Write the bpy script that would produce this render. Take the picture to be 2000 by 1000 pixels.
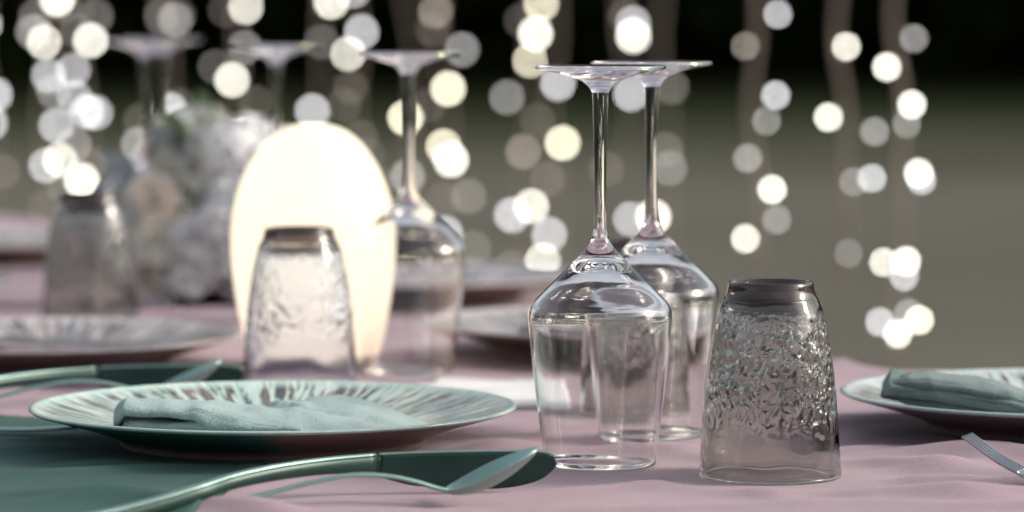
import bpy, bmesh, math, random
from math import sin, cos, pi, exp, atan2, sqrt
from mathutils import Vector, noise, Matrix

random.seed(7)
S = bpy.context.scene
for o in list(bpy.data.objects):
    bpy.data.objects.remove(o)
COL = S.collection

# ------------------------------------------------------------------ camera
CAM_Z = 0.2765
PITCH = math.atan(500 / 7500)
cam_d = bpy.data.cameras.new("camera")
cam = bpy.data.objects.new("camera", cam_d)
COL.objects.link(cam)
S.camera = cam
cam.location = (0, 0, CAM_Z)
cam.rotation_euler = (pi / 2 - PITCH, 0, 0)
cam_d.lens = 135
cam_d.sensor_width = 36
cam_d.clip_start = 0.05
cam_d.clip_end = 1500
cam_d.dof.use_dof = True
cam_d.dof.focus_distance = 2.25
cam_d.dof.aperture_fstop = 5.5
# ------------------------------------------------------------------ world
SUN_EL, SUN_AZ = math.radians(25), math.radians(90)     # azimuth from +Y towards +X
W = bpy.data.worlds.new("World")
S.world = W
W.use_nodes = True
nt = W.node_tree
bg = nt.nodes["Background"]
sky = nt.nodes.new("ShaderNodeTexSky")
sky.sky_type = 'NISHITA'
sky.sun_disc = False
sky.sun_elevation = SUN_EL
sky.sun_rotation = SUN_AZ
sky.dust_density = 4.0
sky.air_density = 1.2
hs_ = nt.nodes.new("ShaderNodeHueSaturation")      # a hazy, whitish evening sky
hs_.inputs["Saturation"].default_value = 0.42
nt.links.new(sky.outputs[0], hs_.inputs["Color"])
nt.links.new(hs_.outputs[0], bg.inputs[0])
bg.inputs[1].default_value = 0.135
sun_d = bpy.data.lights.new("sun", 'SUN')
sun = bpy.data.objects.new("sun", sun_d)
COL.objects.link(sun)
sun_d.energy = 1.4
sun_d.angle = math.radians(14)
sun_d.color = (1.0, 0.93, 0.82)
sdir = Vector((sin(SUN_AZ) * cos(SUN_EL), cos(SUN_AZ) * cos(SUN_EL), sin(SUN_EL)))
sun.rotation_euler = (-sdir).to_track_quat('-Z', 'Y').to_euler()
# ------------------------------------------------------------------ render
S.view_settings.view_transform = 'Standard'
S.view_settings.look = 'None'
S.view_settings.exposure = 0.68
S.view_settings.gamma = 1.0
S.view_settings.use_curve_mapping = False
cy = S.cycles
cy.use_denoising = True
cy.denoiser = 'OPENIMAGEDENOISE'
cy.use_adaptive_sampling = False
cy.max_bounces = 20
cy.transmission_bounces = 20
cy.glossy_bounces = 8
cy.diffuse_bounces = 3
cy.transparent_max_bounces = 12
cy.caustics_refractive = True
cy.caustics_reflective = False
cy.sample_clamp_indirect = 14.0
cy.sample_clamp_direct = 0.0
cy.blur_glossy = 0.3

# ------------------------------------------------------------------ helpers
def P(u, v, D):
    """a point of the photo (2000 px wide) at the given distance -> place in the room"""
    x = u - 1000
    up = 500 - v
    ry = 7500 * cos(PITCH) + up * sin(PITCH)
    rz = -7500 * sin(PITCH) + up * cos(PITCH)
    k = D / ry
    return Vector((x * k, D, CAM_Z + rz * k))

def X(u, D):
    return P(u, 600, D).x

def put(o, parent=None):
    COL.objects.link(o)
    if parent is not None:
        o.parent = parent
    return o

def tag(o, label=None, cat=None, group=None, kind=None):
    if label: o['label'] = label
    if cat: o['category'] = cat
    if group: o['group'] = group
    if kind: o['kind'] = kind
    return o

def empty(name, loc=(0, 0, 0), rz=0.0):
    o = bpy.data.objects.new(name, None)
    o.empty_display_size = 0.02
    put(o)
    o.location = loc
    o.rotation_euler = (0, 0, rz)
    return o

def mesh_obj(name, verts, faces, mat, parent=None, smooth=True):
    me = bpy.data.meshes.new(name)
    me.from_pydata([tuple(v) for v in verts], [], faces)
    me.materials.append(mat)
    if smooth:
        me.polygons.foreach_set('use_smooth', [True] * len(me.polygons))
    me.update()
    return put(bpy.data.objects.new(name, me), parent)

def copy_tree(o, parent=None):
    c = o.copy()
    COL.objects.link(c)
    if parent is not None:
        c.parent = parent
    for ch in list(o.children):
        copy_tree(ch, c)
    return c

def lathe(name, prof, mat, parent=None, seg=96, disp=None):
    """prof: list of (r, z); a radius of 0 closes the end"""
    verts, faces, rings = [], [], []
    for i, (r, z) in enumerate(prof):
        if r < 1e-6:
            rings.append([len(verts)])
            verts.append((0, 0, z))
        else:
            ring = []
            for k in range(seg):
                a = 2 * pi * k / seg
                rr = r + (disp(i, a, r, z) if disp else 0)
                ring.append(len(verts))
                verts.append((rr * cos(a), rr * sin(a), z))
            rings.append(ring)
    for a, b in zip(rings[:-1], rings[1:]):
        for k in range(seg):
            k2 = (k + 1) % seg
            if len(a) == 1 and len(b) == 1:
                continue
            if len(a) == 1:
                faces.append((a[0], b[k], b[k2]))
            elif len(b) == 1:
                faces.append((a[k], b[0], a[k2]))
            else:
                faces.append((a[k], b[k], b[k2], a[k2]))
    return mesh_obj(name, verts, faces, mat, parent)

def smooth_prof(pts, n=6):
    """Catmull-Rom through the points"""
    out = []
    m = len(pts)
    for i in range(m - 1):
        p0 = pts[max(i - 1, 0)]; p1 = pts[i]; p2 = pts[i + 1]; p3 = pts[min(i + 2, m - 1)]
        for k in range(n):
            t = k / n
            q = []
            for d in range(len(p1)):
                a, b, c, e = p0[d], p1[d], p2[d], p3[d]
                q.append(0.5 * (2 * b + (c - a) * t + (2 * a - 5 * b + 4 * c - e) * t * t + (3 * b - a - 3 * c + e) * t ** 3))
            out.append(tuple(q))
    out.append(tuple(pts[-1]))
    return out

def tube(name, pts, r, mat, parent=None, seg=6):
    verts, faces = [], []
    n = len(pts)
    for i, p in enumerate(pts):
        p = Vector(p)
        d = (Vector(pts[min(i + 1, n - 1)]) - Vector(pts[max(i - 1, 0)])).normalized()
        s = d.orthogonal().normalized() if abs(d.z) < 0.9 else d.cross(Vector((0, 1, 0))).normalized()
        t = d.cross(s).normalized()
        for k in range(seg):
            a = 2 * pi * k / seg
            verts.append(p + (s * cos(a) + t * sin(a)) * r)
    for i in range(n - 1):
        for k in range(seg):
            k2 = (k + 1) % seg
            faces.append((i * seg + k, i * seg + k2, (i + 1) * seg + k2, (i + 1) * seg + k))
    faces.append(tuple(range(seg))[::-1])
    faces.append(tuple(range((n - 1) * seg, n * seg)))
    return mesh_obj(name, verts, faces, mat, parent)

def bar(name, st, mat, parent=None, seg=14, power=3.0):
    """a bar through stations (x, y, z, half width across, half height); superelliptic section"""
    st = smooth_prof(st, 6)
    verts, faces = [], []
    n = len(st)
    for i, (x, y, z, hw, hh) in enumerate(st):
        a = Vector(st[max(i - 1, 0)][:3]); b = Vector(st[min(i + 1, n - 1)][:3])
        d = (b - a).normalized()
        side = d.cross(Vector((0, 0, 1))).normalized()
        up = side.cross(d).normalized()
        for k in range(seg):
            t = 2 * pi * k / seg
            c, s_ = cos(t), sin(t)
            cx = math.copysign(abs(c) ** (2 / power), c) * hw
            cz = math.copysign(abs(s_) ** (2 / power), s_) * hh
            verts.append(Vector((x, y, z)) + side * cx + up * cz)
    for i in range(n - 1):
        for k in range(seg):
            k2 = (k + 1) % seg
            faces.append((i * seg + k, (i + 1) * seg + k, (i + 1) * seg + k2, i * seg + k2))
    faces.append(tuple(range(seg)))
    faces.append(tuple(range((n - 1) * seg, n * seg))[::-1])
    return mesh_obj(name, verts, faces, mat, parent)

# ------------------------------------------------------------------ materials
def mat_base(name):
    m = bpy.data.materials.new(name)
    m.use_nodes = True
    return m, m.node_tree, m.node_tree.nodes["Principled BSDF"]

def nnoise(nt, scale, detail=4, rough=0.55, vec=None, dim='3D'):
    n = nt.nodes.new("ShaderNodeTexNoise")
    n.inputs["Scale"].default_value = scale
    n.inputs["Detail"].default_value = detail
    n.inputs["Roughness"].default_value = rough
    if vec is not None:
        nt.links.new(vec, n.inputs["Vector"])
    return n

def ramp(nt, fac, stops):
    r = nt.nodes.new("ShaderNodeValToRGB")
    el = r.color_ramp.elements
    while len(el) < len(stops):
        el.new(0.5)
    for e, (p, c) in zip(el, stops):
        e.position = p
        e.color = (*c, 1) if len(c) == 3 else c
    nt.links.new(fac, r.inputs[0])
    return r

def bump(nt, b, height, strength, dist):
    n = nt.nodes.new("ShaderNodeBump")
    n.inputs["Strength"].default_value = strength
    n.inputs["Distance"].default_value = dist
    nt.links.new(height, n.inputs["Height"])
    nt.links.new(n.outputs[0], b.inputs["Normal"])
    return n

def objco(nt):
    return nt.nodes.new("ShaderNodeTexCoord").outputs["Object"]

def mat_cloth(name, stops, scale, fine, bstr=0.3, sheen=0.2, bdist=0.0006, rough=0.9, grain=0.45):
    m, nt, b = mat_base(name)
    co = objco(nt)
    n1 = nnoise(nt, scale, 5, 0.6, co)
    r = ramp(nt, n1.outputs[0], stops)
    n2 = nnoise(nt, fine, 3, 0.7, co)
    mix = nt.nodes.new("ShaderNodeMix"); mix.data_type = 'RGBA'; mix.blend_type = 'OVERLAY'
    mix.inputs[0].default_value = grain
    nt.links.new(r.outputs[0], mix.inputs[6])
    nt.links.new(n2.outputs[0], mix.inputs[7])
    nt.links.new(mix.outputs[2], b.inputs["Base Color"])
    b.inputs["Roughness"].default_value = rough
    b.inputs["Sheen Weight"].default_value = sheen
    b.inputs["Specular IOR Level"].default_value = 0.15
    bump(nt, b, n2.outputs[0], bstr, bdist)
    return m

def mat_plain(name, col, rough=0.5, metal=0.0, var=0.15, scale=20, coat=0.0):
    m, nt, b = mat_base(name)
    n = nnoise(nt, scale, 4, 0.6, objco(nt))
    r = ramp(nt, n.outputs[0], [(0.3, tuple(c * (1 - var) for c in col)), (0.7, tuple(min(1, c * (1 + var)) for c in col))])
    nt.links.new(r.outputs[0], b.inputs["Base Color"])
    b.inputs["Roughness"].default_value = rough
    b.inputs["Metallic"].default_value = metal
    b.inputs["Coat Weight"].default_value = coat
    return m

def mat_glass(name, col, rough=0.0, ior=1.5, film=0.0, bump_scale=None, bstr=0.3, bdist=0.0005):
    m, nt, b = mat_base(name)
    b.inputs["Base Color"].default_value = (*col, 1)
    b.inputs["Transmission Weight"].default_value = 1.0
    b.inputs["Roughness"].default_value = rough
    b.inputs["IOR"].default_value = ior
    if film:
        b.inputs["Thin Film Thickness"].default_value = film
        b.inputs["Thin Film IOR"].default_value = 1.8
    if bump_scale:
        co = objco(nt)
        v = nt.nodes.new("ShaderNodeTexVoronoi")
        v.feature = 'SMOOTH_F1'
        v.inputs["Scale"].default_value = bump_scale
        v.inputs["Smoothness"].default_value = 0.4
        w = nnoise(nt, bump_scale * 0.5, 3, 0.6, co)
        mx = nt.nodes.new("ShaderNodeMix"); mx.data_type = 'VECTOR'
        mx.inputs[0].default_value = 0.02
        nt.links.new(co, mx.inputs[4]); nt.links.new(w.outputs[1], mx.inputs[5])
        nt.links.new(mx.outputs[1], v.inputs["Vector"])
        bump(nt, b, v.outputs["Distance"], bstr, bdist)
    return m

def matte(m):
    m.node_tree.nodes["Principled BSDF"].inputs["Specular IOR Level"].default_value = 0.0
    return m

def translucent(m, amount=0.4):
    nt = m.node_tree; b = nt.nodes["Principled BSDF"]
    out = nt.nodes["Material Output"]
    t = nt.nodes.new("ShaderNodeBsdfTranslucent")
    mx = nt.nodes.new("ShaderNodeMixShader"); mx.inputs[0].default_value = amount
    nt.links.new(b.inputs["Base Color"].links[0].from_socket, t.inputs[0])
    nt.links.new(b.outputs[0], mx.inputs[1]); nt.links.new(t.outputs[0], mx.inputs[2])
    nt.links.new(mx.outputs[0], out.inputs[0])
    return m

def mat_emit(name, col, strength):
    m = bpy.data.materials.new(name)
    m.use_nodes = True
    nt = m.node_tree
    nt.nodes.clear()
    e = nt.nodes.new("ShaderNodeEmission")
    e.inputs[0].default_value = (*col, 1)
    e.inputs[1].default_value = strength
    o = nt.nodes.new("ShaderNodeOutputMaterial")
    nt.links.new(e.outputs[0], o.inputs[0])
    return m

M = {}
M['cloth'] = mat_cloth("mauve_tablecloth", [(0.3, (0.300, 0.208, 0.250)), (0.7, (0.400, 0.288, 0.322))], 3.0, 900, 0.15, 0.15)
M['teal_cloth'] = mat_cloth("teal_linen_mat", [(0.3, (0.032, 0.080, 0.070)), (0.7, (0.056, 0.118, 0.103))], 5.0, 1200, 0.3, 0.03)
M['napkin'] = mat_cloth("mint_linen_napkin", [(0.3, (0.29, 0.43, 0.41)), (0.7, (0.39, 0.53, 0.51))], 30.0, 900, 1.0, 0.4, 0.0012, grain=0.9)
M['napkin_dull'] = mat_cloth("dull_teal_napkin", [(0.3, (0.125, 0.185, 0.18)), (0.7, (0.20, 0.275, 0.265))], 30.0, 900, 1.0, 0.4, 0.0012, grain=0.9)
M['napkin_grey'] = mat_cloth("grey_purple_napkin", [(0.3, (0.16, 0.13, 0.15)), (0.7, (0.23, 0.20, 0.22))], 20.0, 1200, 0.5, 0.3)
M['card'] = mat_cloth("white_card", [(0.3, (0.70, 0.70, 0.70)), (0.7, (0.78, 0.77, 0.76))], 20.0, 900, 0.05, 0.0)
M['steel'] = mat_plain("greenish_polished_steel", (0.36, 0.55, 0.48), 0.33, 1.0, 0.06, 60)
M['steel_dark'] = mat_plain("brushed_dark_steel", (0.40, 0.42, 0.43), 0.24, 1.0, 0.08, 60)
M['steel_reflection'] = mat_plain("dark_green_reflection_steel", (0.014, 0.045, 0.036), 0.36, 0.25, 0.1, 80)  # steel colour darkened to paint in the dark surroundings its sides mirror
M['glass'] = mat_glass("clear_crystal", (1.0, 0.99, 0.99), 0.0, 1.5)
M['glass_foot'] = mat_glass("iridescent_crystal", (1.0, 0.97, 0.98), 0.04, 1.5, film=420)
M['smoke'] = mat_glass("smoked_glass", (0.66, 0.675, 0.64), 0.0, 1.5)
M['smoke_in'] = mat_glass("smoked_hammered_glass", (0.80, 0.82, 0.79), 0.0, 1.5)
M['lamplit_out'] = mat_glass('lamplit_frosted_glass', (0.87, 0.92, 1.0), 0.04, 1.5)  # smoked glass lightened in tint to paint in the lamp glow behind
M['lamplit_in'] = mat_glass('lamplit_frosted_glass_inside', (0.88, 0.93, 1.0), 0.12, 1.5)
M['smoke_base'] = mat_glass("dark_smoked_glass_base", (0.05, 0.034, 0.029), 0.06, 1.5)
M['smoke_base'].node_tree.nodes['Principled BSDF'].inputs['Transmission Weight'].default_value = 0.45

# glazed plate: mint glaze with radial brown and dark blue streaks
def mat_plate_top(name, g0, g1):
    m, nt, b = mat_base(name)
    co = objco(nt)
    sep = nt.nodes.new("ShaderNodeSeparateXYZ"); nt.links.new(co, sep.inputs[0])
    def mth(op, a, b_=None, c=None):
        n = nt.nodes.new("ShaderNodeMath"); n.operation = op
        for i, q in enumerate((a, b_, c)):
            if q is None: continue
            if isinstance(q, (int, float)): n.inputs[i].default_value = q
            else: nt.links.new(q, n.inputs[i])
        return n.outputs[0]
    ang = mth('ARCTAN2', sep.outputs[1], sep.outputs[0])
    r = mth('SQRT', mth('ADD', mth('MULTIPLY', sep.outputs[0], sep.outputs[0]), mth('MULTIPLY', sep.outputs[1], sep.outputs[1])))
    # direction vector (seamless) stretched by the radius
    cx = mth('COSINE', ang); sx = mth('SINE', ang)
    comb = nt.nodes.new("ShaderNodeCombineXYZ")
    nt.links.new(mth('MULTIPLY', cx, 40.0), comb.inputs[0])
    nt.links.new(mth('MULTIPLY', sx, 40.0), comb.inputs[1])
    nt.links.new(mth('MULTIPLY', r, 26.0), comb.inputs[2])
    st = nnoise(nt, 1.0, 2.5, 0.6, comb.outputs[0])
    comb2 = nt.nodes.new("ShaderNodeCombineXYZ")
    nt.links.new(mth('MULTIPLY', cx, 13.0), comb2.inputs[0])
    nt.links.new(mth('MULTIPLY', sx, 13.0), comb2.inputs[1])
    nt.links.new(mth('MULTIPLY', r, 14.0), comb2.inputs[2])
    hue = nnoise(nt, 1.0, 2, 0.5, comb2.outputs[0])
    streak = ramp(nt, hue.outputs[0], [(0.40, (0.045, 0.045, 0.05)), (0.48, (0.09, 0.055, 0.04)), (0.6, (0.17, 0.115, 0.09))])
    mask = ramp(nt, st.outputs[0], [(0.49, (0, 0, 0)), (0.52, (1, 1, 1))])
    # streaks fade out towards the lip
    lip = nt.nodes.new("ShaderNodeMapRange")
    lip.inputs[1].default_value = 0.146; lip.inputs[2].default_value = 0.136
    nt.links.new(r, lip.inputs[0])
    mk = mth('MULTIPLY', mask.outputs[0], lip.outputs[0])
    base = ramp(nt, hue.outputs[0], [(0.35, g0), (0.65, g1)])
    mix = nt.nodes.new("ShaderNodeMix"); mix.data_type = 'RGBA'
    nt.links.new(mk, mix.inputs[0])
    nt.links.new(base.outputs[0], mix.inputs[6]); nt.links.new(streak.outputs[0], mix.inputs[7])
    nt.links.new(mix.outputs[2], b.inputs["Base Color"])
    b.inputs["Roughness"].default_value = 0.16
    b.inputs["Coat Weight"].default_value = 0.3
    b.inputs["Coat Roughness"].default_value = 0.08
    bump(nt, b, st.outputs[0], 0.7, 0.003)
    return m

def mat_plate_under():
    m, nt, b = mat_base("dark_glaze_teal_to_brown")
    co = objco(nt)
    sep = nt.nodes.new("ShaderNodeSeparateXYZ"); nt.links.new(co, sep.inputs[0])
    n = nnoise(nt, 25, 3, 0.6, co)
    ad = nt.nodes.new("ShaderNodeMath"); ad.operation = 'MULTIPLY_ADD'
    nt.links.new(n.outputs[0], ad.inputs[0]); ad.inputs[1].default_value = 0.02
    nt.links.new(sep.outputs[0], ad.inputs[2])
    mr = nt.nodes.new("ShaderNodeMapRange")
    mr.inputs[1].default_value = 0.012; mr.inputs[2].default_value = 0.030
    nt.links.new(ad.outputs[0], mr.inputs[0])
    r = ramp(nt, mr.outputs[0], [(0.0, (0.045, 0.16, 0.14)), (1.0, (0.22, 0.14, 0.125))])
    nt.links.new(r.outputs[0], b.inputs["Base Color"])
    b.inputs["Roughness"].default_value = 0.45
    return m
M['plate_top'] = mat_plate_top('mint_glaze_with_streaks', (0.50, 0.71, 0.61), (0.70, 0.83, 0.75))
M['plate_top_pale'] = mat_plate_top('greyish_pink_glaze_with_streaks', (0.44, 0.42, 0.44), (0.66, 0.60, 0.58))
M['plate_top_right'] = mat_plate_top('pale_grey_mint_glaze', (0.50, 0.60, 0.56), (0.70, 0.74, 0.71))
M['lip_pale'] = mat_plain('pale_pinkish_lip_glaze', (0.50, 0.44, 0.41), 0.3, 0, 0.12, 150, 0.4)
M['plate_under'] = mat_plate_under()
M['plate_brown'] = mat_plain("dark_brown_glaze", (0.20, 0.14, 0.13), 0.45, 0, 0.15, 25)
M['plate_foot'] = mat_plain("unglazed_brown_stoneware", (0.22, 0.16, 0.15), 0.8, 0, 0.15, 60)
M['lip'] = mat_plain("pale_mint_lip_glaze", (0.42, 0.55, 0.49), 0.3, 0, 0.12, 150, 0.4)

# ------------------------------------------------------------------ ground and woodland
GZ = -0.75
def mat_ground():
    m, nt, b = mat_base("pale_gravel_yard")
    co = objco(nt)
    n1 = nnoise(nt, 0.25, 5, 0.6, co)
    n2 = nnoise(nt, 40, 3, 0.7, co)
    r0 = ramp(nt, n1.outputs[0], [(0.3, (0.105, 0.101, 0.083)), (0.7, (0.155, 0.148, 0.124))])
    # gravel gives way to rough grass, then litter with tree shade painted in black
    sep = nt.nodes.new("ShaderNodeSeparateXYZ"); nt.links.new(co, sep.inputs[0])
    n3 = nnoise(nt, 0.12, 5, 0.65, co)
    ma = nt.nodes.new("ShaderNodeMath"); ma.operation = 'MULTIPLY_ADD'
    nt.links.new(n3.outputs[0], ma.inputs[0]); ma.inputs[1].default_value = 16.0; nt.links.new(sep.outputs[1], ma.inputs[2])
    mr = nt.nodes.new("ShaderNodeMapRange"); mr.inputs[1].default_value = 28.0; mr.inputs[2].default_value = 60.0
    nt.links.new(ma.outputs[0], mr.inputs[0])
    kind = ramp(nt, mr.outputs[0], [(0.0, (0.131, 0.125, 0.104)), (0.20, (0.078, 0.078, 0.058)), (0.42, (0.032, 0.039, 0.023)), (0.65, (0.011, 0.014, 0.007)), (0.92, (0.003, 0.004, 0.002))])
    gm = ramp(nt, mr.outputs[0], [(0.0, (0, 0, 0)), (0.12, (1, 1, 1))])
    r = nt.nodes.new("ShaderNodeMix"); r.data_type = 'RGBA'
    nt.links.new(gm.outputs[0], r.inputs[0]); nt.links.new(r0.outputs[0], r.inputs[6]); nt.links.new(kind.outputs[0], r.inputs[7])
    mix = nt.nodes.new("ShaderNodeMix"); mix.data_type = 'RGBA'; mix.blend_type = 'OVERLAY'
    mix.inputs[0].default_value = 0.6
    nt.links.new(r.outputs[2], mix.inputs[6]); nt.links.new(n2.outputs[0], mix.inputs[7])
    nt.links.new(mix.outputs[2], b.inputs["Base Color"])
    b.inputs["Roughness"].default_value = 0.95
    matte(m)
    bump(nt, b, n2.outputs[0], 0.4, 0.01)
    return m
def sheet(name, x0, x1, y0, y1, z, mat, nx=2, ny=2, wob=0.0):
    vs, fs = [], []
    for j in range(ny + 1):
        for i in range(nx + 1):
            x = x0 + (x1 - x0) * i / nx; y = y0 + (y1 - y0) * j / ny
            if j == 0: y += wob * noise.noise(Vector((x * 0.15, 3.1, 0)))
            vs.append((x, y, z))
    for j in range(ny):
        for i in range(nx):
            a = j * (nx + 1) + i
            fs.append((a, a + 1, a + nx + 2, a + nx + 1))
    return mesh_obj(name, vs, fs, mat, None, False)
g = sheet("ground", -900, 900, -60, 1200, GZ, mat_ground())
tag(g, kind='structure')
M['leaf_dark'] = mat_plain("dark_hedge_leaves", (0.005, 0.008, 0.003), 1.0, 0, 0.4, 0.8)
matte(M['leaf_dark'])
M['leaf_blocker'] = mat_plain("blocker_leaves", (0.03, 0.045, 0.02), 0.9, 0, 0.4, 0.8)
M['bark'] = mat_plain("dark_bark", (0.030, 0.025, 0.020), 0.9, 0, 0.3, 6)
def woodland():
    vs, fs = [], []
    rnd = random.Random(3)
    for i in range(420):
        cx = rnd.uniform(-60, 60); cyy = rnd.uniform(47, 58); cz = GZ + rnd.uniform(0.2, 8.5) * (0.6 + 0.4 * rnd.random())
        R = rnd.uniform(1.0, 2.2)
        for k in range(60):
            d = Vector((rnd.gauss(0, 1), rnd.gauss(0, 1), rnd.gauss(0, 1))).normalized() * R * rnd.uniform(0.6, 1.05)
            c = Vector((cx, cyy, max(cz, GZ + 0.3))) + d
            if c.z < GZ + 0.1: continue
            a = Vector((rnd.gauss(0, 1), rnd.gauss(0, 1), rnd.gauss(0, 1))).normalized() * rnd.uniform(0.2, 0.45)
            b_ = a.orthogonal().normalized() * a.length * 0.6
            n = len(vs)
            vs += [c - a, c - b_, c + a, c + b_]
            fs.append((n, n + 1, n + 2, n + 3))
    for i in range(700):
        cx = rnd.uniform(-75, 75); cyy = rnd.uniform(60, 72); cz = GZ + rnd.uniform(0.0, 10.5)
        for k in range(22):
            c = Vector((cx, cyy, cz)) + Vector((rnd.gauss(0, 1), rnd.gauss(0, .6), rnd.gauss(0, 1)))
            if c.z < GZ + 0.1: continue
            a = Vector((rnd.gauss(0, 1), rnd.gauss(0, .3), rnd.gauss(0, 1))).normalized() * rnd.uniform(0.5, 0.9)
            b_ = a.cross(Vector((0, 1, 0))).normalized() * a.length * 0.7
            n = len(vs)
            vs += [c - a, c - b_, c + a, c + b_]
            fs.append((n, n + 1, n + 2, n + 3))
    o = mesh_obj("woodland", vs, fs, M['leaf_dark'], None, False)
    tag(o, "black mass of woodland foliage behind the far lawn", "woodland", kind='stuff')
woodland()
def side_blocker(x, y0, y1, along_y, label, seed):  # added out of view to darken reflections and cut horizon light
    vs, fs = [], []
    rnd = random.Random(seed)
    for i in range(4200):
        t = rnd.uniform(y0, y1)
        c = Vector((x + rnd.gauss(0, 0.6), t, GZ + rnd.uniform(0.1, 4.6))) if along_y else Vector((t, x + rnd.gauss(0, 0.6), GZ + rnd.uniform(0.1, 4.6)))
        a = Vector((rnd.gauss(0, 1), rnd.gauss(0, 1), rnd.gauss(0, 1))).normalized() * rnd.uniform(0.25, 0.6)
        b_ = a.orthogonal().normalized() * a.length * 0.7
        n = len(vs)
        vs += [c - a, c - b_, c + a, c + b_]
        fs.append((n, n + 1, n + 2, n + 3))
    o = mesh_obj("blocker", vs, fs, M['leaf_blocker'], None, False)
    tag(o, label, "blocker", kind='stuff')
side_blocker(-16, -12, 44, True, "dark hedge of added foliage, out of view at left", 1)
side_blocker(17, -12, 44, True, "dark hedge of added foliage, out of view at right", 2)
side_blocker(-13, -16, 17, False, "dark hedge of added foliage, unseen behind the camera", 4)

# ------------------------------------------------------------------ tablecloth
EDGE = [(1.2, 1.05), (2.1, 0.80), (2.48, 0.56), (2.93, 0.255), (3.75, 0.0), (4.8, -0.6), (4.9, -0.66)]
def edge_x(D):
    for (a, xa), (b, xb) in zip(EDGE[:-1], EDGE[1:]):
        if D <= b:
            return xa + (xb - xa) * (D - a) / (b - a)
    return EDGE[-1][1]
FOLDS = [  # (list of (x, D)), height, width : soft creases of the cloth
    ([(-0.10, 2.36), (0.0, 2.345), (0.08, 2.33), (0.14, 2.27), (0.19, 2.15)], 0.0042, 0.016),
    ([(0.02, 2.31), (0.10, 2.26), (0.16, 2.10)], 0.0022, 0.010),
    ([(0.05, 2.20), (0.13, 2.15), (0.3, 2.10)], 0.0018, 0.010),
    ([(0.17, 2.29), (0.24, 2.265), (0.32, 2.22), (0.45, 2.20)], 0.0036, 0.014),
    ([(0.18, 2.20), (0.26, 2.19), (0.36, 2.13)], 0.0030, 0.010),
    ([(0.20, 2.12), (0.30, 2.13), (0.42, 2.07)], 0.0030, 0.009),
    ([(0.22, 2.33), (0.30, 2.31), (0.40, 2.24)], 0.003, 0.012),
    ([(-0.30, 2.12), (-0.2, 2.10), (-0.1, 2.02)], 0.003, 0.012),
]
def seg_dist(px, py, a, b):
    ax, ay = a; bx, by = b
    dx, dy = bx - ax, by - ay
    t = max(0, min(1, ((px - ax) * dx + (py - ay) * dy) / (dx * dx + dy * dy)))
    return math.hypot(px - ax - t * dx, py - ay - t * dy), t
STAND = [(-0.148, 2.37, 0.10), (0.362, 2.455, 0.10), (-0.355, 2.88, 0.10), (0.080, 3.00, 0.10), (0.149, 2.218, 0.046), (0.052, 2.274, 0.037), (0.088, 2.43, 0.037), (0.084, 2.60, 0.046),
         (-0.152, 2.745, 0.046), (-0.077, 2.85, 0.037), (-0.15, 2.90, 0.05), (-0.358, 3.26, 0.046), (-0.202, 3.30, 0.037)]
def cloth_h(x, y):
    f = 1.0
    for cx, cy, r in STAND:
        d = math.hypot(x - cx, y - cy)
        if d < r + 0.05:
            f = min(f, max(0.0, (d - r - 0.002) / 0.048))
    f = f * f * (3 - 2 * f)
    return cloth_raw(x, y) * f
def cloth_raw(x, y):
    h = 0.0018 * noise.noise(Vector((x * 5 + y * 3, y * 9, 0.3))) - 0.0012
    rn = noise.noise(Vector((x * 3.2 + 1.5 * y, y * 12 - x * 4, 5.2)))
    h += 0.0042 * max(0, 1 - abs(rn) * 5) ** 1.3
    h = min(h, 0.0030)
    for pts, H, w in FOLDS:
        if abs(y - pts[0][1]) > 0.4: continue
        d = min(seg_dist(x, y, p, q)[0] for p, q in zip(pts[:-1], pts[1:]))
        if d < 4 * w:
            ends = min(1, (min(math.hypot(x - pts[0][0], y - pts[0][1]), math.hypot(x - pts[-1][0], y - pts[-1][1]))) / 0.05)
            h += 2.5 * H * exp(-(d / (1.35 * w)) ** 2) * (0.3 + 0.7 * ends) * (0.8 + 0.5 * noise.noise(Vector((x * 14, y * 14, 1))))
    return h
def tablecloth():
    vs, fs = [], []
    XL = -1.3
    ys = []
    y = 1.45
    while y < 4.9:
        ys.append(y)
        y += 0.02 if y < 1.9 else (0.0055 if y < 2.7 else (0.01 if y < 3.6 else 0.02))
    ys.append(4.9)
    NX = 300
    SK = [0.0, 0.03, 0.09, 0.18, 0.30, 0.45, 0.60, 0.72]
    for y in ys:
        xe = edge_x(y)
        for i in range(NX + 1):
            t = i / NX
            x = XL + (xe - XL) * (t ** 0.75)
            vs.append((x, y, cloth_h(x, y)))
        for k, d in enumerate(SK):      # the hanging side
            f = 0.02 * sin(y * 24 + 2 * sin(y * 5)) * min(1, d * 4)
            vs.append((xe + 0.006 + 0.012 * min(1, d * 20) + f, y, -0.006 - d))
    n = NX + 1 + len(SK)
    for j in range(len(ys) - 1):
        for i in range(n - 1):
            a = j * n + i
            fs.append((a, a + 1, a + n + 1, a + n))
    # hanging near and far ends
    for row, sgn in ((0, -1), (len(ys) - 1, 1)):
        base = row * n
        prev = [base + i for i in range(NX + 1)]
        for d in SK:
            cur = []
            for i in range(NX + 1):
                v = vs[base + i]
                f = 0.02 * sin(v[0] * 24) * min(1, d * 4)
                cur.append(len(vs))
                vs.append((v[0], v[1] + sgn * (0.006 + f + 0.012), -0.006 - d))
            for i in range(NX):
                fs.append((prev[i], prev[i + 1], cur[i + 1], cur[i]))
            prev = cur
    o = mesh_obj("tablecloth", vs, fs, M['cloth'])
    tag(o, "creased mauve pink cloth covering the long dining table", "tablecloth")
tablecloth()

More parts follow.
